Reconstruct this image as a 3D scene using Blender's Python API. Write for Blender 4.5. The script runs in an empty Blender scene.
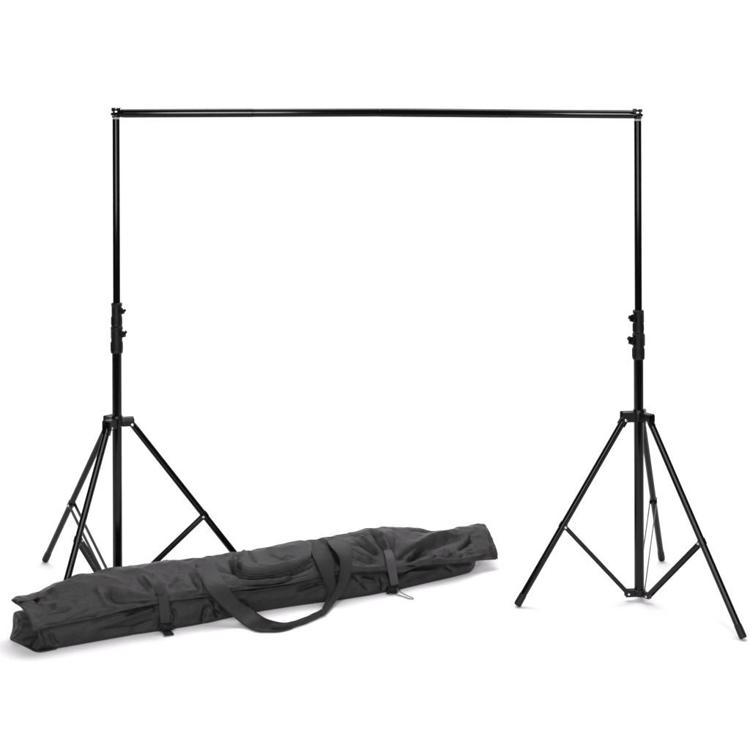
import bpy, bmesh, math, random
import numpy as np
from mathutils import Vector, Matrix
R = math.radians
scene = bpy.context.scene
C = scene.collection
random.seed(4)

# ------------------------------------------------------------------ camera
cam_d = bpy.data.cameras.new('camera')
cam_d.sensor_width = 36
cam_d.lens = 36 * 1303.4 / 750
cam_d.shift_y = -(375 - 115.46) / 750
cam_d.clip_end = 200
cam = bpy.data.objects.new('camera', cam_d)
C.objects.link(cam)
cam.matrix_world = Matrix.Translation((0, 0, 1.7)) @ Matrix.Rotation(R(90), 4, 'X') @ Matrix.Rotation(-0.0034, 4, 'Z')
scene.camera = cam

# ------------------------------------------------------------------ light
w = bpy.data.worlds.new('World'); scene.world = w; w.use_nodes = True
w.node_tree.nodes['Background'].inputs[0].default_value = (1.0, 0.985, 1.0, 1)
w.node_tree.nodes['Background'].inputs[1].default_value = 0.05
scene.view_settings.view_transform = 'Standard'
scene.view_settings.look = 'None'
scene.view_settings.exposure = 0
scene.view_settings.gamma = 1

def area(name, loc, target, sx, sy, power, col=(1, 0.985, 1.0)):
    l = bpy.data.lights.new(name, 'AREA'); l.shape = 'RECTANGLE'; l.size = sx; l.size_y = sy
    l.energy = power; l.color = col
    o = bpy.data.objects.new(name, l); C.objects.link(o)
    o.location = loc
    o.rotation_euler = (Vector(target) - Vector(loc)).to_track_quat('-Z', 'Y').to_euler()
    return o
area('overhead_softbox', (0.3, 5.1, 4.3), (0.1, 4.4, 0), 4.2, 2.2, 150)
area('key_softbox', (-1.30, 0.4, 2.25), (-0.6, 4.6, 1.4), 0.90, 2.6, 138)
area('fill_softbox', (1.35, 0.4, 2.25), (0.6, 4.6, 1.4), 0.70, 2.6, 98)
area('background_light_low', (0.0, 6.2, 4.2), (0, 8.8, 1.2), 9.0, 0.8, 175)

# ------------------------------------------------------------------ helpers
def tag(o, label=None, cat=None, group=None, kind=None):
    if label: o['label'] = label
    if cat: o['category'] = cat
    if group: o['group'] = group
    if kind: o['kind'] = kind
    return o

def link(name, verts, faces, mat, parent=None, smooth=True, angle=40):
    me = bpy.data.meshes.new(name)
    me.from_pydata([tuple(map(float, v)) for v in verts], [], [tuple(int(i) for i in f) for f in faces])
    bm = bmesh.new(); bm.from_mesh(me)
    bmesh.ops.recalc_face_normals(bm, faces=bm.faces[:])
    bm.to_mesh(me); bm.free()
    if smooth:
        me.shade_smooth()
        me.set_sharp_from_angle(angle=R(angle))
    me.materials.append(mat)
    o = bpy.data.objects.new(name, me); C.objects.link(o)
    if parent: o.parent = parent
    return o

class MB:
    """collects shapes of one mesh"""
    def __init__(s): s.v = []; s.f = []
    def add(s, v, f):
        n = len(s.v); s.v += [tuple(p) for p in v]; s.f += [tuple(i + n for i in q) for q in f]; return s
    def lathe(s, prof, a, b, seg=28, cap=True):
        """prof: (t along a->b in metres, radius)"""
        hold = []                                    # extra rings keep long straight walls' normals true
        for i, (t, r) in enumerate(prof):
            hold.append((t, r))
            if i + 1 < len(prof):
                t2, r2 = prof[i + 1]
                if abs(t2 - t) > .012:
                    for g in (.0006 / abs(t2 - t), .002 / abs(t2 - t), 1 - .002 / abs(t2 - t), 1 - .0006 / abs(t2 - t)):
                        hold.append((t + (t2 - t) * g, r + (r2 - r) * g))
        prof = hold
        a = Vector(a); d = (Vector(b) - a).normalized()
        x = d.orthogonal().normalized(); y = d.cross(x)
        v = []; f = []
        for (t, r) in prof:
            for k in range(seg):
                q = 2 * math.pi * k / seg
                v.append(a + d * t + x * (r * math.cos(q)) + y * (r * math.sin(q)))
        m = len(prof)
        for i in range(m - 1):
            for k in range(seg):
                k2 = (k + 1) % seg
                f.append((i * seg + k, i * seg + k2, (i + 1) * seg + k2, (i + 1) * seg + k))
        if cap:
            f.append(tuple(range(seg))[::-1]); f.append(tuple((m - 1) * seg + k for k in range(seg)))
        return s.add(v, f)
    def rod(s, a, b, r, bev=None, seg=28):
        L = (Vector(b) - Vector(a)).length; e = min(r * .25, L * .3) if bev is None else bev
        return s.lathe([(0, r - e), (e * .3, r - e * .3), (e, r), (L - e, r), (L - e * .3, r - e * .3), (L, r - e)], a, b, seg)
    def box(s, c, ax, ay, az, bev=0.001):
        """oriented box with bevelled edges; ax, ay, az are half-extent vectors"""
        bm = bmesh.new(); bmesh.ops.create_cube(bm, size=2)
        M = Matrix((Vector(ax), Vector(ay), Vector(az))).transposed()
        for v in bm.verts: v.co = M @ v.co
        if bev: bmesh.ops.bevel(bm, geom=bm.edges[:], offset=bev, segments=2, affect='EDGES', profile=.5)
        bm.verts.index_update()
        c = Vector(c)
        s.add([v.co + c for v in bm.verts], [[v.index for v in f.verts] for f in bm.faces]); bm.free(); return s
    def sweep(s, pts, rad, seg=14):
        P = [Vector(p) for p in pts]; v = []; f = []
        up = None
        for i, p in enumerate(P):
            d = (P[min(i + 1, len(P) - 1)] - P[max(i - 1, 0)]).normalized()
            x = d.orthogonal().normalized() if up is None else (up - d * up.dot(d)).normalized()
            up = x; y = d.cross(x)
            r = rad[i] if isinstance(rad, (list, tuple)) else rad
            for k in range(seg):
                q = 2 * math.pi * k / seg; v.append(p + x * r * math.cos(q) + y * r * math.sin(q))
        for i in range(len(P) - 1):
            for k in range(seg):
                k2 = (k + 1) % seg; f.append((i * seg + k, i * seg + k2, (i + 1) * seg + k2, (i + 1) * seg + k))
        f.append(tuple(range(seg))[::-1]); f.append(tuple((len(P) - 1) * seg + k for k in range(seg)))
        return s.add(v, f)
    def build(s, name, mat, parent=None, angle=40): return link(name, s.v, s.f, mat, parent, True, angle)

def catmull(P, n):
    P = [np.array(p, float) for p in P]
    P = [2 * P[0] - P[1]] + P + [2 * P[-1] - P[-2]]
    out = []; segs = len(P) - 3
    for k in range(n):
        t = k / (n - 1) * segs; i = min(int(t), segs - 1); t -= i
        a, b, c, d = P[i:i + 4]
        out.append(.5 * (2 * b + (c - a) * t + (2 * a - 5 * b + 4 * c - d) * t * t + (3 * b - a - 3 * c + d) * t ** 3))
    return np.array(out)

# ------------------------------------------------------------------ materials
def mat(name, col, rough=.5, metal=0, spec=.5, noise=None, bump=None, rvar=0.0):
    m = bpy.data.materials.new(name); m.use_nodes = True
    nt = m.node_tree; b = nt.nodes['Principled BSDF']
    b.inputs['Base Color'].default_value = (*col, 1)
    b.inputs['Roughness'].default_value = rough
    b.inputs['Metallic'].default_value = metal
    b.inputs['Specular IOR Level'].default_value = spec
    tc = nt.nodes.new('ShaderNodeTexCoord')
    if noise:
        sc, amt = noise
        n = nt.nodes.new('ShaderNodeTexNoise'); n.inputs['Scale'].default_value = sc; n.inputs['Detail'].default_value = 6
        nt.links.new(tc.outputs['Object'], n.inputs['Vector'])
        r = nt.nodes.new('ShaderNodeMix'); r.data_type = 'RGBA'
        r.inputs[6].default_value = (*[c * (1 - amt) for c in col], 1); r.inputs[7].default_value = (*[c * (1 + amt) for c in col], 1)
        nt.links.new(n.outputs['Fac'], r.inputs[0]); nt.links.new(r.outputs[2], b.inputs['Base Color'])
        if rvar:
            mr = nt.nodes.new('ShaderNodeMapRange'); mr.inputs[3].default_value = rough - rvar; mr.inputs[4].default_value = rough + rvar
            nt.links.new(n.outputs['Fac'], mr.inputs[0]); nt.links.new(mr.outputs[0], b.inputs['Roughness'])
    if bump:
        sc, st, dist = bump
        n = nt.nodes.new('ShaderNodeTexNoise'); n.inputs['Scale'].default_value = sc; n.inputs['Detail'].default_value = 4
        nt.links.new(tc.outputs['Object'], n.inputs['Vector'])
        bp = nt.nodes.new('ShaderNodeBump'); bp.inputs['Strength'].default_value = st; bp.inputs['Distance'].default_value = dist
        nt.links.new(n.outputs['Fac'], bp.inputs['Height']); nt.links.new(bp.outputs[0], b.inputs['Normal'])
    return m

def fabric(name, col, rough, sheen, weave, wst):
    """woven nylon: fine crossed threads as bump, slight sheen"""
    m = mat(name, col, rough, 0, .33, noise=(9, .22), rvar=.07)
    nt = m.node_tree; b = nt.nodes['Principled BSDF']
    b.inputs['Sheen Weight'].default_value = sheen; b.inputs['Sheen Roughness'].default_value = .4
    tc = nt.nodes.new('ShaderNodeTexCoord')
    mp = nt.nodes.new('ShaderNodeMapping'); mp.inputs['Rotation'].default_value = (0, 0, 0)
    nt.links.new(tc.outputs['Object'], mp.inputs[0])
    hs = []
    for ax in ('X', 'Z'):
        wv = nt.nodes.new('ShaderNodeTexWave'); wv.bands_direction = ax; wv.inputs['Scale'].default_value = weave
        wv.inputs['Distortion'].default_value = 1.2; wv.inputs['Detail'].default_value = 1
        nt.links.new(mp.outputs[0], wv.inputs['Vector']); hs.append(wv)
    ad = nt.nodes.new('ShaderNodeMath'); ad.operation = 'ADD'
    nt.links.new(hs[0].outputs['Fac'], ad.inputs[0]); nt.links.new(hs[1].outputs['Fac'], ad.inputs[1])
    b1 = nt.nodes.new('ShaderNodeBump'); b1.inputs['Strength'].default_value = wst; b1.inputs['Distance'].default_value = .0006
    nt.links.new(ad.outputs[0], b1.inputs['Height'])
    n = nt.nodes.new('ShaderNodeTexNoise'); n.inputs['Scale'].default_value = 22; n.inputs['Detail'].default_value = 5; n.inputs['Distortion'].default_value = .6
    nt.links.new(tc.outputs['Object'], n.inputs['Vector'])
    b2 = nt.nodes.new('ShaderNodeBump'); b2.inputs['Strength'].default_value = .5; b2.inputs['Distance'].default_value = .006
    nt.links.new(n.outputs['Fac'], b2.inputs['Height']); nt.links.new(b1.outputs[0], b2.inputs['Normal'])
    nt.links.new(b2.outputs[0], b.inputs['Normal'])
    return m

M_tube = mat('black_enamel', (.0025, .002, .0025), .11, 0, .25, noise=(30, .2), rvar=.03)
M_cast = mat('black_cast_alloy', (.0035, .003, .0035), .36, 0, .28, noise=(90, .3), bump=(400, .2, .0008))
M_plast = mat('black_textured_plastic', (.0035, .003, .0037), .42, 0, .22, noise=(70, .25), bump=(500, .3, .0008))
M_rub = mat('black_rubber', (.005, .005, .005), .55, 0, .25, bump=(300, .3, .001))
M_steel = mat('bright_steel', (.72, .71, .72), .22, 1, .5, noise=(60, .1))
M_grey = mat('grey_nylon_ring', (.34, .33, .34), .45, 0, .5)
M_nylon = fabric('black_nylon', (.0135, .0125, .0133), .38, .0, 330, .35)
M_body_shaded = fabric('black_nylon_shaded_body', (.0100, .0092, .0098), .42, .0, 330, .35)  # flap fabric with the lower body's shade in its colour; trim, handle too
M_web = fabric('black_webbing', (.0110, .0104, .0108), .55, .02, 150, 1.0)
M_strap = fabric('charcoal_webbing', (.023, .0218, .0226), .6, .05, 150, 1.0)
M_tail_web = fabric('grey_webbing', (.050, .048, .050), .65, .08, 210, .8)
M_tail = mat('grey_cord', (.10, .098, .10), .6)
M_back = mat('white_paper', (.86, .852, .862), .75, 0, .2, noise=(1.5, .012))

# ------------------------------------------------------------------ the setting: white paper sweep
prof = [(2.55, 0.0), (3.0, 0), (5.0, 0), (6.4, 0)]
rad = 2.2
for k in range(1, 25):
    a = k / 24 * math.pi / 2
    prof.append((6.4 + rad * math.sin(a), rad - rad * math.cos(a)))
prof += [(8.6, 3.4), (8.6, 5.2)]
vs = []; fs = []
xs = [-6, -3, 0, 3, 6]
for (y, z) in prof:
    for x in xs: vs.append((x, y, z))
n = len(xs)
for i in range(len(prof) - 1):
    for j in range(n - 1):
        fs.append((i * n + j, i * n + j + 1, (i + 1) * n + j + 1, (i + 1) * n + j))
bd = link('backdrop', vs, fs, M_back)
tag(bd, 'seamless white studio floor curving up into a white background', kind='structure')

# ------------------------------------------------------------------ tripod stands
def make_stand(loc, H, legs, hc, coll, ztop, side, label):
    """legs: (azimuth degrees, spread radius). side: +1 knobs point right, -1 left"""
    root = bpy.data.objects.new('tripod_stand', None); C.objects.link(root)
    root.location = (*loc, 0); root.empty_display_size = .2
    tag(root, label, 'light stand', 'tripod stands holding up the crossbar')
    c0, c1 = coll                                    # bottom and top of the clamp collars
    mid = c0 + (c1 - c0) * .53
    # tubes
    MB().rod((0, 0, hc - .012), (0, 0, c0 + .02), .0168, .001).build('lower_pole', M_tube, root)
    MB().rod((0, 0, c1 - .02), (0, 0, ztop), .0128, .001).build('upper_pole', M_tube, root)
    # clamp collars, each with a lug and a lever knob
    def collar(z0, z1, r0, r1, knob_z, ang, lift, dx):
        b = MB(); h = z1 - z0
        b.lathe([(0, r0 * .93), (.002, r0), (.008, r0), (.010, r0 * .95), (h * .45, r0 * .95), (h * .5, r1), (h - .012, r1), (h - .010, r1 * 1.09), (h - .002, r1 * 1.09), (h, r1 * .98)], (0, 0, z0), (0, 0, z1), 36)
        ca, sa = math.cos(ang), math.sin(ang)
        d = Vector((ca, sa, 0)); tn = Vector((-sa, ca, 0))
        b.box(d * (r1 + .001) + Vector((0, 0, knob_z)), d * .006, tn * .009, (0, 0, .011), .002)
        b.box(-d * (r1 - .002) + Vector((0, 0, knob_z)), d * .004, tn * .007, (0, 0, .018), .0015)
        for q in range(10):                          # ribs of the moulding
            a = q / 10 * 2 * math.pi
            e = Vector((math.cos(a), math.sin(a), 0)); t2 = Vector((-math.sin(a), math.cos(a), 0))
            b.box(e * (r0 * .95 + .0005) + Vector((0, 0, z0 + h * .25)), e * .0012, t2 * .0018, (0, 0, h * .16), .0005)
        co = b.build('clamp_collar', M_plast, root)
        k = MB(); base = d * (r1 + .005) + Vector((0, 0, knob_z))
        k.rod(base, base + d * .006, .0055)
        tip = base + d * .006
        lv = (d * .8 + Vector((0, 0, lift))).normalized()
        k.box(tip + lv * .006, lv * .0105, tn * .0032, lv.cross(tn) * .0046, .002)
        k.box(tip - lv * .003 - Vector((0, 0, .002)), d * .004, tn * .011, (0, 0, .0055), .002)
        k.build('lever_knob', M_plast, co)
    a0 = R(-35) if side > 0 else R(180 + 35)
    collar(mid, c1, .0190, .0180, mid + (c1 - mid) * .66, a0, .35, side)
    collar(c0, mid, .0212, .0198, c0 + (mid - c0) * .72, a0 + side * R(10), .95, side)
    # hub
    h = MB()
    h.lathe([(0, .0185), (.003, .0220), (.026, .0220), (.028, .0205), (.036, .0195), (.039, .0175)], (0, 0, H - .008), (0, 0, H + .034), 36)
    bolts = []
    for az, _ in legs:
        a = R(az); d = Vector((math.cos(a), math.sin(a), 0)); tn = Vector((-d.y, d.x, 0)); z = Vector((0, 0, 1))
        for s_ in (-1, 1):
            h.box(d * .038 + tn * (.0142 * s_) + z * (H + .0060), d * .022, tn * .0017, z * .0135, .003)
        h.box(d * .036 + z * (H + .0205), d * .022, tn * .0155, z * .0020, .0012)
        h.box(d * .024 + z * (H + .006), d * .004, tn * .0138, z * .012, .001)
        bolts.append((d * .052 + z * (H - .002), tn))
    ho = h.build('hub', M_cast, root)
    for p, tn in bolts:
        b = MB(); b.rod(p - tn * .0195, p + tn * .0195, .0028, .0006, 16)
        b.rod(p - tn * .0200, p - tn * .0165, .0048, .001, 16); b.rod(p + tn * .0165, p + tn * .0200, .0048, .001, 16)
        b.build('bolt', M_steel, ho)
    # lower collar
    l = MB()
    l.lathe([(0, .0185), (.002, .0215), (.020, .0215), (.022, .019)], (0, 0, hc - .010), (0, 0, hc + .012), 36)
    riv = []
    for az, _ in legs:
        a = R(az); d = Vector((math.cos(a), math.sin(a), 0)); tn = Vector((-d.y, d.x, 0)); z = Vector((0, 0, 1))
        l.box(d * .033 + z * hc, d * .016, tn * .0088, z * .0095, .0025)
        riv.append((d * .042 + z * hc, tn))
    lo = l.build('lower_collar', M_cast, root)
    for p, tn in riv:
        b = MB(); b.rod(p - tn * .0145, p + tn * .0145, .0022, .0005, 14)
        b.rod(p - tn * .0148, p - tn * .0125, .0042, .0008, 14); b.rod(p + tn * .0125, p + tn * .0148, .0042, .0008, 14)
        b.build('rivet', M_steel, lo)
    # legs with rubber feet, and double-strip braces
    for az, rr in legs:
        a = R(az); d = Vector((math.cos(a), math.sin(a), 0)); tn = Vector((-d.y, d.x, 0)); z = Vector((0, 0, 1))
        A = d * .052 + z * (H - .002); F = d * rr + z * .0125
        dr = (F - A).normalized(); L = (F - A).length
        nn = dr.cross(tn)
        lg = MB(); lg.rod(A + dr * .004, F - dr * .03, .0115, .001)
        lg.box(A + dr * .006, dr * .016, tn * .0095, nn * .0095, .003)
        J = A + dr * (L * .58)
        lg.lathe([(0, .0118), (.001, .0138), (.021, .0138), (.022, .0118)], J - dr * .011, J + dr * .011, 28)
        lego = lg.build('leg', M_tube, root)
        MB().lathe([(0, .0116), (.002, .0126), (.036, .0129), (.042, .0122), (.044, .010)], F - dr * .036, F + dr * .008, 24).build('rubber_foot', M_rub, lego)
        # brace
        out = nn if nn.z < 0 else -nn
        Jp = J - out * -.0 + out * .006
        K = d * .042 + z * hc
        bdv = (Jp - K).normalized(); BL = (Jp - K).length
        bn = bdv.cross(tn)
        br = MB()
        for s_ in (-1, 1):
            br.box((Jp + K) / 2 + tn * (.0118 * s_ + .0036 * s_ * 0), bdv * (BL / 2 + .006), tn * .0009, bn * .0068, .0006)
        bo = br.build('brace', M_cast, root)
        b = MB(); b.rod(Jp - tn * .0165, Jp + tn * .0165, .0024, .0005, 14)
        b.rod(Jp - tn * .0165, Jp - tn * .0132, .0046, .0008, 14); b.rod(Jp + tn * .0132, Jp + tn * .0165, .0046, .0008, 14)
        b.build('rivet', M_steel, bo)
    # top: grey ring and steel spigot
    MB().lathe([(0, .0120), (.001, .0128), (.006, .0128), (.0075, .0095)], (0, 0, ztop), (0, 0, ztop + .0075), 28).build('top_ring', M_grey, root)
    MB().rod((0, 0, ztop), (0, 0, ztop + .040), .0045, .0006, 16).build('spigot', M_steel, root)
    return root

ST_L = (-.9177, 4.619); ST_R = (.9190, 4.5609)
make_stand(ST_L, .6095, [(134.3, .4925), (243.5, .335), (14.3, .4925)], .030, (.861, 1.039), 1.690, 1,
           'black tripod stand on the left, its lower legs partly behind the black bag')
make_stand(ST_R, .638, [(187.5, .4334), (307.5, .4334), (67.5, .4334)], .028, (.844, 1.016), 1.678, -1,
           'black tripod stand on the right, standing alone with all three legs in view')

# ------------------------------------------------------------------ crossbar
A = Vector((ST_L[0], ST_L[1], 1.7105)); B = Vector((ST_R[0], ST_R[1], 1.7005))
root = bpy.data.objects.new('crossbar', None); C.objects.link(root); root.location = A
tag(root, 'long black horizontal tube joining the tops of the two tripod stands', 'crossbar')
D = (B - A); Lb = D.length; D.normalize(); up = Vector((0, 0, 1)); fw = D.cross(up).normalized()
cuts = [0.030, Lb * .265, Lb * .51, Lb * .755, Lb - .030]
bow = lambda t: .0050 * (1 - abs(t / Lb * 2 - 1))
for i in range(4):
    a_, b_ = cuts[i], cuts[i + 1]
    L_ = b_ - a_
    r = (.0158, .0152, .0156, .0151)[i]
    MB().lathe([(0, r - .001), (.0008, r), (L_ - .0012, r), (L_ - .0004, r - .001)], D * (a_ + .0003) + up * bow(a_), D * b_ + up * bow(b_), 32).build('bar_section', M_tube, root)
for s_, pos in ((1, 0.0), (-1, Lb)):
    c = D * pos
    e = MB()                                         # flattened end with an eye over the spigot
    secs = [(.031, .0150, .0152), (.020, .0150, .0150), (.014, .0150, .0110), (.009, .0150, .0072), (-.004, .0150, .0062), (-.013, .0120, .0060), (-.0175, .007, .0050)]
    v = []; f = []; S = 24
    for (t, wy, wz) in secs:
        for k in range(S):
            q = 2 * math.pi * k / S
            v.append(c + D * (s_ * t) + fw * (wy * math.cos(q)) + up * (wz * math.sin(q) - max(0, .0032 - wz * .1) * (wz < .012)))
    for i in range(len(secs) - 1):
        for k in range(S):
            k2 = (k + 1) % S; f.append((i * S + k, i * S + k2, (i + 1) * S + k2, (i + 1) * S + k))
    f.append(tuple(range(S))); f.append(tuple((len(secs) - 1) * S + k for k in range(S)))
    e.add(v, f)
    eo = e.build('bar_end', M_tube, root)
    g = MB(); g.lathe([(0, .0095), (.001, .0125), (.005, .0125), (.006, .0105)], c + up * .0032, c + up * .010, 24).build('washer', M_steel, eo)
    k = MB(); k.lathe([(0, .0090), (.002, .0110), (.006, .0100), (.008, .006)], c + up * .0088, c + up * .0168, 20)
    for q in (-1, 1):                                # wings of the nut
        dd = (D * .9 + fw * .35).normalized() * q
        k.box(c + dd * .0105 + up * .0135, dd * .0055, dd.cross(up) * .0030, up * .0052, .0014)
    k.build('wing_nut', M_plast if s_ > 0 else M_cast, root)
    l = MB(); l.lathe([(0, .0105), (.0012, .0150), (.0055, .0150), (.0062, .0125)], c - up * .0152, c - up * .0090, 24)
    l.build('lock_collar', M_plast, root)
MB().rod(D * (Lb + .012), D * (Lb + .026) + up * .003, .0022, .0005, 12).build('locking_pin', M_steel, root)

# ------------------------------------------------------------------ carrying bag
#  local frame: u along the bag, v away from the front face, w up
BO = Vector((-1.0695, 4.1386, 0)); BA = Vector((.895985, .444084, 0)); BN = Vector((-.444084, .895985, 0))
bag = bpy.data.objects.new('carrying_bag', None); C.objects.link(bag)
bag.matrix_world = Matrix(((BA.x, BN.x, 0, BO.x), (BA.y, BN.y, 0, BO.y), (0, 0, 1, 0), (0, 0, 0, 1)))
tag(bag, 'long black nylon carrying bag lying on the white floor in front of the left stand', 'carrying bag')

# BAGGEO-BEGIN
def ease(x): x = np.clip(x, 0, 1); return x * x * (3 - 2 * x)
EDGE = np.array([(-.10, .075), (-.025, .08), (.029, .086), (.108, .088), (.173, .088), (.222, .094), (.288, .099), (.338, .1), (.382, .103), (.423, .102), (.475, .1), (.544, .099), (.64, .1), (.749, .092), (.852, .089), (.966, .099), (1.089, .097), (1.20, .083), (1.272, .064), (1.342, .075), (1.404, .073), (1.53, .057), (1.615, .049), (1.689, .041), (1.8, .038)])
SIL = np.array([(-.066, .136), (-.05, .143), (-.018, .138), (.03, .14), (.079, .158), (.145, .169), (.229, .176), (.332, .178), (.437, .173), (.544, .167), (.671, .163), (.764, .158), (.917, .160), (1.003, .164), (1.055, .166), (1.155, .163), (1.216, .172), (1.278, .171), (1.35, .160), (1.425, .146), (1.511, .126), (1.576, .12), (1.686, .124), (1.722, .122), (1.8, .118)])
BOT = np.array([(-.05, 0), (0, 0.), (.062, -.005), (.223, -.007), (.306, -.008), (.388, -.015), (.472, -.020), (.558, -.022), (.653, -.010), (.752, -.007), (.889, -.016), (1.032, -.034), (1.147, -.040), (1.269, -.037), (1.398, -.025), (1.486, -.018), (1.568, -.007), (1.623, .013)])
def sm(T, u): return (np.interp(u - .012, T[:, 0], T[:, 1]) + np.interp(u, T[:, 0], T[:, 1]) * 2 + np.interp(u + .012, T[:, 0], T[:, 1])) / 4
def vfront(u): return sm(BOT, u) * .55 - .012
def flap_uv(s, t):
    """s 0..1 along, t 0 (low at the back) .. 1 (front edge) -> u,v,w arrays"""
    tt = np.clip((t - .45) / .55, 0, 1)
    uL = -.066 + (.041) * tt + .010 * np.sin(np.pi * tt)
    uR = 1.722 - .033 * tt + .003 * tt * tt
    bk = ease((.44 - t) / .2)
    uL = uL + .10 * bk; uR = uR - .10 * bk
    u = uL + (uR - uL) * s
    he = sm(EDGE, u); hs = sm(SIL, u); vf = vfront(u)
    K = [(.168 + 0 * u, .055 + 0 * u), (.180 + 0 * u, hs * .62), (.166 + 0 * u, hs - .012), (.130 + 0 * u, hs + .001),
         (.078 + 0 * u, hs - .010), (.028 + .3 * vf, he + (hs - he) * .62), (vf - .006, he + (hs - he) * .26), (vf - .012, he)]
    fl = .85 * ease((u - 1.48) / .17)                # the far end lies flat and taut
    for q_, g_ in ((4, .30), (5, .62), (6, .86)):
        lv_, lw_ = .130 + (vf - .012 - .130) * g_, hs + (he - hs) * g_ + .006
        K[q_] = (K[q_][0] * (1 - fl) + lv_ * fl, K[q_][1] * (1 - fl) + lw_ * fl)
    K = [tuple(a) for a in K]
    K = [(2 * K[0][0] - K[1][0], 2 * K[0][1] - K[1][1])] + K + [(2 * K[-1][0] - K[-2][0], 2 * K[-1][1] - K[-2][1])]
    seg = 7; x = t * seg; i = np.clip(x.astype(int), 0, seg - 1); r = x - i
    Kv = np.array([np.broadcast_to(k[0], u.shape) for k in K]); Kw = np.array([np.broadcast_to(k[1], u.shape) for k in K])
    def cr(Q):
        I = np.indices(u.shape)
        g = lambda o: Q[(i + o,) + tuple(I)]
        a, b, c, d = g(0), g(1), g(2), g(3)
        return .5 * (2 * b + (c - a) * r + (2 * a - 5 * b + 4 * c - d) * r * r + (3 * b - a - 3 * c + d) * r ** 3)
    v = cr(Kv); w = cr(Kw)
    # the bag narrows at its floppy ends
    e = ease((.12 - u) / .18); v = np.where(v > .02, v - e * .012 * (v > .1), v)
    return u, v, w
# BAGGEO-END

def vnoise(x, y, seed=0):
    """smooth value noise"""
    xi = np.floor(x).astype(int); yi = np.floor(y).astype(int); fx = x - xi; fy = y - yi
    fx = fx * fx * (3 - 2 * fx); fy = fy * fy * (3 - 2 * fy)
    def h(a, b):
        n = (a * 374761393 + b * 668265263 + seed * 974634777) & 0x7fffffff
        n = ((n ^ (n >> 13)) * 1274126177) & 0x7fffffff
        return ((n ^ (n >> 16)) & 0xffff) / 65535.0 - .5
    return (h(xi, yi) * (1 - fx) + h(xi + 1, yi) * fx) * (1 - fy) + (h(xi, yi + 1) * (1 - fx) + h(xi + 1, yi + 1) * fx) * fy

def segdist(px, py, P):
    """distance to polyline and parameter 0..1 along it"""
    best = np.full(px.shape, 1e9); par = np.zeros(px.shape); n = len(P) - 1
    for i in range(n):
        ax, ay = P[i]; bx, by = P[i + 1]; dx, dy = bx - ax, by - ay; L2 = dx * dx + dy * dy + 1e-12
        t = np.clip(((px - ax) * dx + (py - ay) * dy) / L2, 0, 1)
        d = np.hypot(px - ax - t * dx, py - ay - t * dy)
        m = d < best; best = np.where(m, d, best); par = np.where(m, (i + t) / n, par)
    return best, par

def creases(cx, cy, L):
    """each: (polyline, height, half width, profile) ; sharp = tent-like fold"""
    out = np.zeros(cx.shape)
    for P, h, wd in L:
        d, p = segdist(cx, cy, P)
        fade = ease(np.minimum(p / .34, (1 - p) / .30) + .10)
        out += h * fade * (.55 * np.exp(-1.1 * d / wd) + .45 * np.exp(-(d / wd) ** 2)) * 1.12
    return out

def grid_mesh(P, thick_normal=None):
    n, m = P.shape[:2]
    f = []
    idx = np.arange(n * m).reshape(n, m)
    a = idx[:-1, :-1].ravel(); b = idx[1:, :-1].ravel(); c = idx[1:, 1:].ravel(); d = idx[:-1, 1:].ravel()
    return P.reshape(-1, 3), np.stack([a, b, c, d], 1)

def normals(P):
    du = np.gradient(P, axis=0); dt = np.gradient(P, axis=1)
    N = np.cross(dt, du); N /= np.linalg.norm(N, axis=2, keepdims=True) + 1e-12
    return N

def fast_link(name, P, F, mat, parent, solid=0, off=-1):
    me = bpy.data.meshes.new(name); me.from_pydata(P.tolist(), [], F.tolist())
    me.shade_smooth(); me.materials.append(mat)
    o = bpy.data.objects.new(name, me); C.objects.link(o); o.parent = parent
    if solid:
        md = o.modifiers.new('cloth_thickness', 'SOLIDIFY'); md.thickness = solid; md.offset = off
    return o

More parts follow.
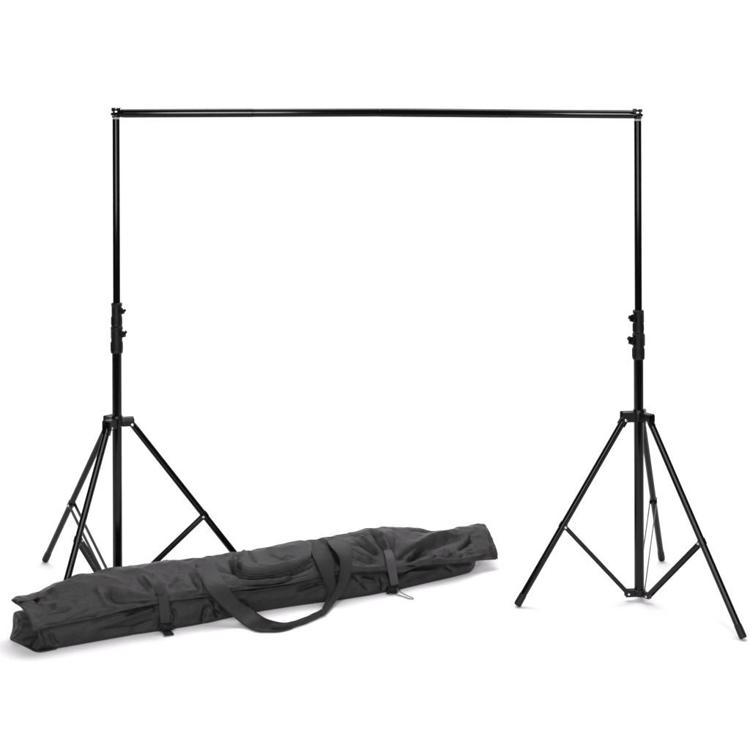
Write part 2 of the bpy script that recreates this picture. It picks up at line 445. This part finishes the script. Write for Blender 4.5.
#FOLDS-BEGIN
FLAP_FOLDS = [
    ([(0.198, 0.1144), (0.196, 0.0881), (0.207, 0.058), (0.239, 0.0135)], 0.0045, 0.01),
    ([(0.208, 0.1122), (0.259, 0.0866), (0.318, 0.0632), (0.372, 0.0376)], 0.006, 0.012),
    ([(0.213, 0.0896), (0.249, 0.0572), (0.305, 0.0361), (0.364, 0.0135)], -0.01, 0.014),
    ([(0.23, 0.0994), (0.234, 0.0723), (0.247, 0.0482)], -0.004, 0.006),
    ([(0.327, 0.1332), (0.342, 0.0911), (0.36, 0.0587)], -0.0045, 0.008),
    ([(0.353, 0.1325), (0.365, 0.0911), (0.382, 0.0617)], 0.005, 0.007),
    ([(0.467, 0.0963), (0.418, 0.0602)], -0.004, 0.006),
    ([(0.42, 0.0459), (0.482, 0.0459), (0.536, 0.0527)], 0.004, 0.008),
    ([(-0.058, 0.1784), (-0.048, 0.1242), (-0.034, 0.0745), (-0.027, 0.0256)], 0.004, 0.006),
    ([(0.018, 0.1648), (0.004, 0.128), (0.018, 0.1091)], -0.005, 0.007),
    ([(-0.027, 0.152), (0.027, 0.1054), (0.1, 0.0798)], 0.004, 0.01),
    ([(0.002, 0.0745), (0.065, 0.0708), (0.142, 0.058)], -0.004, 0.008),
    ([(0.085, 0.1408), (0.179, 0.128), (0.293, 0.1152)], 0.004, 0.012),
    ([(0.207, 0.1603), (0.273, 0.1076), (0.33, 0.079)], 0.003, 0.008),
    ([(0.057, 0.0203), (0.122, 0.0406), (0.183, 0.0549)], -0.003, 0.007),
    ([(0.535, 0.1302), (0.541, 0.0896), (0.547, 0.0467)], 0.005, 0.009),
    ([(0.51, 0.1152), (0.518, 0.0715), (0.525, 0.0369)], -0.006, 0.008),
    ([(0.577, 0.128), (0.635, 0.0986), (0.667, 0.0813)], -0.004, 0.008),
    ([(0.71, 0.1934), (0.677, 0.134), (0.668, 0.0933), (0.695, 0.0632), (0.773, 0.058), (0.855, 0.0602), (0.928, 0.073), (0.972, 0.0828)], -0.016, 0.01),
    ([(0.611, 0.0452), (0.7, 0.0226), (0.781, 0.009), (0.853, 0.0278), (0.951, 0.0406)], -0.01, 0.01),
    ([(0.629, 0.064), (0.721, 0.0452), (0.811, 0.0391), (0.888, 0.0534)], 0.006, 0.007),
    ([(1.139, 0.1385), (1.17, 0.1001), (1.207, 0.0677)], -0.012, 0.008),
    ([(1.105, 0.1099), (1.152, 0.0738), (1.205, 0.0527)], -0.01, 0.007),
    ([(1.088, 0.0723), (1.147, 0.0549), (1.206, 0.0459)], -0.006, 0.006),
    ([(1.174, 0.1543), (1.193, 0.1091), (1.221, 0.0692)], 0.01, 0.01),
    ([(1.232, 0.1716), (1.229, 0.1137), (1.241, 0.0745)], -0.01, 0.01),
    ([(1.263, 0.1535), (1.253, 0.1076), (1.252, 0.0745)], 0.007, 0.009),
    ([(1.328, 0.1581), (1.293, 0.1016), (1.264, 0.0685)], -0.004, 0.01),
    ([(1.103, 0.0933), (1.125, 0.0692), (1.166, 0.0602)], 0.006, 0.006),
    ([(1.378, 0.0866), (1.31, 0.0692), (1.26, 0.0557)], -0.009, 0.007),
    ([(1.62, 0.1663), (1.51, 0.146), (1.39, 0.0978), (1.29, 0.064)], 0.01, 0.013),
    ([(1.646, 0.1377), (1.534, 0.1189), (1.421, 0.082), (1.335, 0.0572), (1.275, 0.0339)], -0.011, 0.013),
    ([(1.294, 0.0519), (1.339, 0.0565), (1.394, 0.0745)], -0.008, 0.008),
    ([(1.275, 0.0339), (1.337, 0.0), (1.39, 0.0)], -0.008, 0.007),
    ([(1.638, 0.1392), (1.622, 0.1099), (1.564, 0.0805), (1.518, 0.061)], -0.008, 0.008),
    ([(1.711, 0.1558), (1.684, 0.1024), (1.665, 0.0422)], 0.006, 0.01),
    ([(1.405, 0.061), (1.411, 0.0414)], 0.007, 0.01),
    ([(1.475, 0.0753), (1.483, 0.0497)], 0.006, 0.01),
    ([(1.373, 0.0406), (1.455, 0.0271), (1.594, 0.0271)], 0.005, 0.007),
    ([(1.375, 0.1535), (1.448, 0.149), (1.523, 0.1641)], -0.006, 0.009),
    ([(1.03, 0.1709), (1.065, 0.1265), (1.077, 0.0798)], 0.006, 0.01),
]
BODY_FOLDS = [
    ([(0.149, 0.0761), (0.175, 0.0747), (0.227, 0.0818), (0.286, 0.0812)], 0.009, 0.007),
    ([(0.188, 0.0467), (0.27, 0.0646), (0.353, 0.0762), (0.377, 0.082)], 0.008, 0.01),
    ([(0.171, 0.0399), (0.253, 0.0317), (0.353, 0.027)], -0.005, 0.009),
    ([(0.28, 0.014), (0.32, 0.033), (0.374, 0.0431)], -0.004, 0.008),
    ([(0.027, 0.0657), (0.04, 0.0317), (0.059, 0.0091)], -0.005, 0.008),
    ([(-0.004, 0.0713), (0.005, 0.038), (0.011, 0.0115)], 0.005, 0.006),
    ([(0.428, 0.0799), (0.442, 0.0444), (0.435, 0.0159)], -0.006, 0.007),
    ([(0.428, 0.0898), (0.49, 0.086), (0.546, 0.0832)], 0.006, 0.006),
    ([(0.55, 0.0693), (0.539, 0.0309), (0.532, 0.0021)], -0.01, 0.009),
    ([(0.571, 0.0724), (0.581, 0.0337), (0.595, 0.0111)], -0.008, 0.007),
    ([(0.546, 0.0799), (0.574, 0.0517), (0.617, 0.0208)], 0.006, 0.006),
    ([(0.653, 0.0823), (0.721, 0.0777), (0.85, 0.0737), (0.933, 0.0845)], 0.008, 0.008),
    ([(0.66, 0.0608), (0.689, 0.0424), (0.703, 0.0127)], -0.006, 0.006),
    ([(0.869, 0.0533), (0.925, 0.0648), (1.002, 0.0734)], -0.006, 0.007),
    ([(1.099, 0.0507), (1.126, 0.0604), (1.177, 0.045)], 0.005, 0.006),
    ([(1.087, 0.0808), (1.15, 0.014)], -0.004, 0.006),
    ([(1.189, 0.0609), (1.201, 0.0304), (1.193, 0.0068)], -0.008, 0.006),
    ([(1.286, 0.0527), (1.36, 0.0483), (1.442, 0.0388)], 0.004, 0.006),
    ([(1.27, 0.0194), (1.339, 0.0298), (1.463, 0.0355)], -0.004, 0.006),
    ([(1.278, 0.072), (1.31, 0.0524)], -0.006, 0.006),
    ([(1.463, 0.0501), (1.505, 0.0215)], -0.004, 0.008),
]
POCKET = [(0.708, 0.1603), (0.684, 0.1182), (0.684, 0.0873), (0.712, 0.0692), (0.776, 0.0647), (0.841, 0.07), (0.9, 0.076), (0.952, 0.0873), (0.987, 0.1152), (0.994, 0.1611), (0.962, 0.1957), (0.935, 0.1965), (0.865, 0.1949), (0.806, 0.1716), (0.761, 0.1724), (0.736, 0.1867)]
#FOLDS-END
#TRACE-BEGIN
HANDLE_WIDE = [[(0.563, 0.178, 0.144), (0.644, 0.178, 0.142)], [(0.558, 0.15, 0.1569), (0.634, 0.15, 0.1572)], [(0.55, 0.105, 0.1649), (0.622, 0.105, 0.1606)], [(0.547, 0.054, 0.1538), (0.611, 0.052, 0.1478)], [(0.541, -0.036, 0.1261), (0.615, -0.036, 0.1241)], [(0.586, -0.066, 0.0718), (0.65, -0.056, 0.071)], [(0.642, -0.1061, 0.016), (0.694, -0.0613, 0.035)], [(0.67, -0.1625, 0.006), (0.728, -0.0851, 0.012)], [(0.703, -0.1857, 0.005), (0.747, -0.1286, 0.012)], [(0.739, -0.1997, 0.005), (0.767, -0.1581, 0.012)], [(0.783, -0.1967, 0.006), (0.798, -0.163, 0.01)]]
GRIP = [(0.723, -0.1708, 0.011), (0.742, -0.1836, 0.011), (0.781, -0.1844, 0.011), (0.842, -0.1691, 0.011), (0.891, -0.1482, 0.012), (0.933, -0.1302, 0.014)]
HANDLE_RISE = [[(0.907, -0.1543, 0.008), (0.926, -0.1215, 0.014)], [(0.939, -0.1319, 0.01), (0.945, -0.1028, 0.018)], [(0.987, -0.085, 0.0135), (0.975, -0.078, 0.0339)], [(1.026, -0.068, 0.043), (1.004, -0.066, 0.0599)], [(1.058, -0.06, 0.0874), (1.021, -0.062, 0.108)], [(1.08, -0.036, 0.1292), (1.026, -0.044, 0.154)], [(1.106, 0.02, 0.1508), (1.023, 0.01, 0.1733)], [(1.115, 0.09, 0.1611), (1.04, 0.09, 0.1723)], [(1.107, 0.15, 0.1559), (1.059, 0.15, 0.1629)], [(1.108, 0.178, 0.1403), (1.06, 0.178, 0.1438)]]
HANDLE_UNDER = [[(1.035, 0.15, 0.1628), (1.083, 0.15, 0.1576)], [(0.99, 0.1, 0.1661), (1.052, 0.1, 0.1567)], [(0.96, 0.042, 0.1557), (1.031, 0.036, 0.1538)], [(0.948, -0.03, 0.1374), (1.013, -0.03, 0.1378)], [(0.957, -0.06, 0.1002), (1.001, -0.055, 0.1054)], [(0.975, -0.062, 0.0564), (1.009, -0.055, 0.059)], [(0.961, -0.075, 0.0283), (0.992, -0.066, 0.0237)], [(0.933, -0.1057, 0.016), (0.945, -0.1189, 0.008)]]
STRAP_LEFT = [[(0.381, 0.01, 0.1507), (0.414, 0.01, 0.1487)], [(0.374, -0.03, 0.1318), (0.407, -0.03, 0.1298)], [(0.377, -0.044, 0.1098), (0.409, -0.044, 0.1077)], [(0.382, -0.036, 0.0668), (0.415, -0.036, 0.0645)], [(0.387, -0.032, 0.0253), (0.417, -0.032, 0.0231)]]
STRAP_RIGHT = [[(1.228, 0.012, 0.1312), (1.26, 0.012, 0.1299)], [(1.213, -0.034, 0.1258), (1.245, -0.034, 0.1244)], [(1.206, -0.054, 0.1115), (1.24, -0.054, 0.1098)], [(1.215, -0.056, 0.0681), (1.247, -0.056, 0.0701)], [(1.223, -0.056, 0.0278), (1.253, -0.056, 0.03)]]
TAIL = [(1.241, -0.06, 0.019), (1.241, -0.0834, 0.016), (1.253, -0.0977, 0.008), (1.262, -0.1197, 0.005), (1.268, -0.1413, 0.004), (1.255, -0.1399, 0.004), (1.244, -0.1077, 0.004), (1.23, -0.0819, 0.005), (1.208, -0.0689, 0.006)]
SNAP = [(0.387, -0.026, 0.1448)]
BUCKLES = [(0.401, -0.036, 0.0209), (1.23, -0.058, 0.0166)]
#TRACE-END

ARC = .30                                             # flap cross-section length, metres
def flap_disp(u, t):
    a = (1 - t) * ARC                                # distance up from the front edge
    d = creases(u, a, FLAP_FOLDS)
    d += .0050 * vnoise(u * 9, a * 14, 3) + .0032 * vnoise(u * 24 + a * 20, a * 34 - u * 6, 5) + .0012 * vnoise(u * 70 + a * 30, a * 90, 9)
    # sharp random wrinkles
    r = np.abs(vnoise(u * 13 + a * 9, a * 24 + u * 5, 12)); d += -.0022 * np.exp(-(r / .09)) * ease(vnoise(u * 4, a * 5, 2) * 4 + .3)
    g = u * 30 + a * 26 + 2.5 * vnoise(u * 6, a * 9, 41); d += .0020 * vnoise(g, (a * 6 - u * 3), 43) + .0014 * vnoise(u * 44 - a * 40, a * 10 + u * 5, 44)
    for k_, (fu, fa, sk) in enumerate(((11, 20, 14), (17, 30, -18), (29, 46, 10))):   # crisp little creases
        q = vnoise(u * fu + a * sk, a * fa, 60 + k_); d += (.0016, .0013, .0009)[k_] * (1 - np.abs(q) * 5) * ease(vnoise(u * 3, a * 6, 70 + k_) * 3 + .6)
    d *= 1.4 * (.35 + .65 * ease(a / .012))
    return d
def flap_point(u_s, t, lift=0.0):
    u, v, w_ = flap_uv(u_s, t)
    P = np.stack([u, v, w_], -1); Nn = normals(P)
    if Nn[..., 2].mean() < 0: Nn = -Nn
    d = flap_disp(u, t) + lift
    return P + Nn * d[..., None], Nn
ns, nt_ = 900, 190
S_, T_ = np.meshgrid(np.linspace(0, 1, ns), np.linspace(0, 1, nt_), indexing='ij')
FP, FN = flap_point(S_, T_)
v_, f_ = grid_mesh(FP)
flap = fast_link('flap', v_, f_, M_nylon, bag, .0028, 1 if False else -1)

# hem rolled along the flap's free edges
hem = MB(); hem.sweep([FP[i, -1] for i in range(0, ns, 5)], .0021, 8)
hem.sweep([FP[0, j] for j in range(40, nt_, 4)], .0021, 8); hem.sweep([FP[-1, j] for j in range(40, nt_, 4)], .0021, 8)
hem.build('hem', M_body_shaded, flap, 80)

# body: closed loft
nb, mb = 620, 150
def body_section(u):
    vb = sm(BOT, u); he = sm(EDGE, u); vf = vfront(u); hs = sm(SIL, u)
    K = [(.150, .012), (.135, .0015), (.07, .001), (vb + .012, .001), (vb, .006), (vb - .003, .020), ((vb + vf) / 2 + .000, he * .55), (vf + .010, he - .016), (vf + .022, he - .002),
         (.055, he + .022), (.11, min(hs - .035, he + .03)), (.148, he * .95), (.156, he * .5), (.150, .012)]
    return catmull(K, mb)
U = np.linspace(0, 1.618, nb)
BP = np.zeros((nb, mb, 3))
for i, u in enumerate(U):
    k = body_section(u)
    BP[i, :, 0] = u; BP[i, :, 1] = k[:, 0]; BP[i, :, 2] = k[:, 1]
# left end skews out towards the back corner; right end is rounded
vv = BP[:, :, 1].copy(); ww = BP[:, :, 2].copy()
le = ease((.10 - BP[:, :, 0]) / .10)
BP[:, :, 0] += le * (-.055 * np.clip(vv / .14, 0, 1) - .012 * np.exp(-(ww / .02) ** 2) + .03 * np.exp(-((ww - .06) / .03) ** 2) * np.clip(1 - vv / .1, 0, 1) * 0)
re = np.clip((BP[:, :, 0] - 1.57) / .048, 0, 1)
rnd = 1 - np.sqrt(np.clip(1 - re ** 2, 0, 1))
BP[:, :, 2] = ww + rnd * (.034 - ww) * .75
BP[:, :, 1] = vv + rnd * (.07 - vv) * .35
sec = np.cumsum(np.r_[0, np.hypot(*(np.diff(body_section(.8), axis=0).T))])  # perimeter coordinate
Ug, Wg = BP[:, :, 0], BP[:, :, 2]
front = ease((.045 - BP[:, :, 1]) / .02)
NB = normals(BP); 
cen = np.stack([BP[:, :, 0], np.full((nb, mb), .07), np.full((nb, mb), .05)], -1)
flip = np.sign((NB * (BP - cen)).sum(-1).mean()); NB = NB * flip
dsp = creases(Ug, Wg, BODY_FOLDS) * front
dsp += (.0045 * vnoise(Ug * 8, Wg * 20 + 5, 21) + .003 * vnoise(Ug * 22 - Wg * 20, Wg * 45, 23) + .001 * vnoise(Ug * 70, Wg * 90, 24)) * ease(Wg / .02)
dsp *= 1.35
BP = BP + NB * dsp[..., None]
BP[:, :, 2] = np.maximum(BP[:, :, 2], .0012)
v_, f_ = grid_mesh(BP)
v_ = v_.tolist(); f_ = f_.tolist()
# end panels: rings shrinking to the middle, the left one sagging inward with a fold
for end, inn in ((0, .085), (nb - 1, -.006)):
    ring = BP[end]; c = ring.mean(0); prev = [end * mb + j for j in range(mb)]
    for q in range(1, 25):
        g = 1 - q / 25
        cur = []
        for j in range(mb):
            p = c + (ring[j] - c) * g
            if end == 0:
                k_ = min(1, (1 - g) * 2.2)
                vc = p[1] - .050 - .35 * (p[2] - .04)
                p[0] += k_ * (.060 * math.exp(-(vc / .020) ** 2) * min(1, p[2] / .03) - .010 * math.exp(-((p[2] - .020) / .014) ** 2)
                              + .012 * math.exp(-((p[2] - .045 - .3 * p[1]) / .010) ** 2) - .006 * math.exp(-((p[1] - .10) / .02) ** 2)
                              + .004 * math.sin(p[1] * 160 + p[2] * 90))
            else:
                p[0] += inn * math.sin((1 - g) * math.pi / 2)
            cur.append(len(v_)); v_.append(p.tolist())
        for j in range(mb - 1): f_.append([prev[j], prev[j + 1], cur[j + 1], cur[j]])
        prev = cur
    f_.append(prev[:-1])
body = link('bag_body', v_, f_, M_body_shaded, bag, True, 70)
# floppy seam corner at the lower left
cn = [(-.058, .133, .006), (-.040, .085, .004), (-.026, .04, .004), (-.004, -.004, .004), (.05, -.006, .004)]
MB().sweep(catmull(cn, 24), .0032, 8).build('corner_piping', M_body_shaded, bag, 80)

#PARTS-BEGIN
def s_of(u, t):
    tt = np.clip((t - .45) / .55, 0, 1)
    uL = -.066 + .041 * tt + .010 * np.sin(np.pi * tt); uR = 1.722 - .033 * tt + .003 * tt * tt
    return (u - uL) / (uR - uL)

# padded pocket on the flap
PK = np.array(POCKET); closed = np.vstack([PK, PK[:1]])
u0, u1 = PK[:, 0].min() - .012, PK[:, 0].max() + .012
a0, a1 = PK[:, 1].min() - .012, PK[:, 1].max() + .012
UU, AA = np.meshgrid(np.linspace(u0, u1, 260), np.linspace(a1, a0, 150), indexing='ij')
dd, _ = segdist(UU, AA, closed)
ins = np.zeros(UU.shape, bool)
for i in range(len(PK)):
    x1, y1 = closed[i]; x2, y2 = closed[i + 1]
    cr_ = ((y1 > AA) != (y2 > AA)) & (UU < (x2 - x1) * (AA - y1) / (y2 - y1 + 1e-12) + x1)
    ins ^= cr_
sd = np.where(ins, dd, -dd)
TT = 1 - AA / ARC
SS = s_of(UU, TT)
pu, pv, pw = flap_uv(SS, TT)
PP = np.stack([pu, pv, pw], -1); PN = normals(PP)
if PN[..., 2].mean() < 0: PN = -PN
q = np.clip(sd / .020, 0, 1)
lift = -.010 + .029 * np.sqrt(np.clip(1 - (1 - q) ** 2, 0, 1)) * (.75 + .25 * ease((.83 - UU) / .1)) * ease((sd + .010) / .012)
lift += .0035 * vnoise(UU * 16, AA * 22, 31) + .0018 * vnoise(UU * 40 + AA * 25, AA * 50, 33)
lift += creases(UU, AA, [([(.745, .19), (.742, .13), (.748, .085)], -.005, .007), ([(.80, .14), (.845, .108), (.88, .09)], -.005, .005),
                         ([(.83, .10), (.87, .115), (.90, .10)], -.004, .004), ([(.80, .17), (.87, .15), (.95, .15)], .004, .012), ([(.72, .10), (.80, .085), (.90, .095)], .003, .006)]) * (sd > 0)
PP = PP + PN * lift[..., None]
keep = sd > -.007
V_, F_ = grid_mesh(PP); km = keep.reshape(-1)
F_ = F_[km[F_].all(1)]
used = np.unique(F_); rm = -np.ones(len(V_), int); rm[used] = np.arange(len(used))
pocket = fast_link('pocket', V_[used], rm[F_], M_nylon, bag)
edge_pts = []
for i in range(len(PK)):
    edge_pts.append(PK[i])
ep = catmull(edge_pts + [edge_pts[0]], 120)
eS = s_of(ep[:, 0], 1 - ep[:, 1] / ARC); eT = 1 - ep[:, 1] / ARC
gS = np.stack([eS, eS + .001], 1); 
eu, ev, ew = flap_uv(np.stack([eS - .001, eS, eS + .001], 0), np.stack([eT, eT, eT], 0))
MB().sweep(np.stack([eu[1], ev[1], ew[1]], -1).tolist(), .0022, 8).build('pocket_piping', M_body_shaded, pocket, 80)

def ribbon(name, pairs, mat, parent, th=.0022, n=70, m=9, cup=0.0, wav=.0012):
    """a flat strap between two edge lines, with real thickness and bound edges"""
    Lp = catmull([p[0] for p in pairs], n); Rp = catmull([p[1] for p in pairs], n)
    T = np.gradient((Lp + Rp) / 2, axis=0); W = Rp - Lp
    Nn = np.cross(T, W); Nn /= np.linalg.norm(Nn, axis=1, keepdims=True)
    k = np.linspace(0, 1, m)
    rows = []
    for i in range(n):
        off = cup * (1 - (2 * k - 1) ** 2) + wav * np.sin(i / n * 19 + k * 3) * .5
        c = Lp[i] + W[i] * k[:, None]
        e = th * np.where((k < .01) | (k > .99), .45, 1.0)
        top = c + Nn[i] * (off + e)[:, None]; bot = c + Nn[i] * (off - e)[:, None]
        rows.append(np.vstack([top, bot[::-1]]))
    V = np.vstack(rows); q = 2 * m; F = []
    for i in range(n - 1):
        for j in range(q):
            j2 = (j + 1) % q; F.append((i * q + j, i * q + j2, (i + 1) * q + j2, (i + 1) * q + j))
    F.append(tuple(range(q))); F.append(tuple((n - 1) * q + j for j in range(q)))
    V[:, 2] = np.maximum(V[:, 2], .0012)
    return link(name, V, F, mat, parent, True, 60)

def widen_grip():
    P = catmull(GRIP, 40); g = MB()
    r = [.0105 + .0012 * math.sin(i * .9) * .4 + (.002 if i in (0, 1, 2) else 0) for i in range(40)]
    v = []; f = []
    P[:, 2] = np.maximum(P[:, 2], .0108)
    g.sweep(P.tolist(), r, 16)
    # overlap edge of the wrapped grip
    Q = P.copy(); Q[:, 1] -= .0085; Q[:, 2] += .0055
    g.sweep(Q[2:-2].tolist(), .0016, 8)
    return g
hw = ribbon('handle', HANDLE_WIDE, M_body_shaded, bag, .0026, 90, 13, .0, .002)
rim = catmull([p[0] for p in HANDLE_WIDE], 90); rim[:, 2] = np.maximum(rim[:, 2], .003)
MB().sweep(rim[6:].tolist(), .0028, 8).build('edge_binding', M_web, hw, 80)
hw['label'] = 'handle strap lying on the floor in front of the bag'
widen_grip().build('grip', M_web, hw, 60)
ribbon('handle_end', HANDLE_RISE, M_web, hw, .0026, 90, 11, .003, .002)
h2 = ribbon('handle', HANDLE_UNDER, M_web, bag, .0026, 80, 11, .003, .002)
h2['label'] = 'handle strap crumpled on top of the bag'

for k_, (E_, m_) in enumerate(((STRAP_LEFT, M_strap), (STRAP_RIGHT, M_tail_web))):
    st = ribbon('closing_strap', E_, m_, bag, .0018, 50, 7, .0008, .0006)
    st['label'] = 'closing strap with a round snap' if k_ == 0 else 'paler grey closing strap pulled tight'
    c = Vector(BUCKLES[k_]); b = MB()
    wv = Vector(E_[-1][1]) - Vector(E_[-1][0]); wv.normalize()
    b.box(c + Vector((0, 0, .004)), wv * .021, Vector((0, 1, 0)) * .0055, Vector((0, 0, 1)) * .0085, .003)
    b.box(c + Vector((0, -.006, -.003)), wv * .014, Vector((0, 1, 0)) * .004, Vector((0, 0, 1)) * .012, .002)
    b.box(c + wv * .021 + Vector((0, .0, -.004)), wv * .005, Vector((0, 1, 0)) * .004, Vector((0, 0, 1)) * .008, .002)
    b.box(c - wv * .021 + Vector((0, .0, -.004)), wv * .005, Vector((0, 1, 0)) * .004, Vector((0, 0, 1)) * .008, .002)
    b.build('buckle', M_plast, st)
    if k_ == 0:
        tl = MB(); tl.box((c.x + .003, c.y - .018, .006), wv * .016, (0, .014, .001), (0, 0, .002), .001)
        tl.build('strap_tail', M_web, st)
        s_c = Vector(SNAP[0]); nn_ = Vector((0, -.75, .66)).normalized()
        MB().lathe([(0, .017), (.0015, .0175), (.004, .0165), (.0055, .013), (.006, .006)], s_c - nn_ * .001, s_c + nn_ * .006, 30).build('snap', M_strap, st)
    else:
        P = catmull(TAIL, 50); P[:, 2] = np.maximum(P[:, 2], .0025)
        MB().sweep(P.tolist(), .0016, 8).build('strap_tail', M_tail, st, 80)
#PARTS-END
print('bag verts', len(v_))
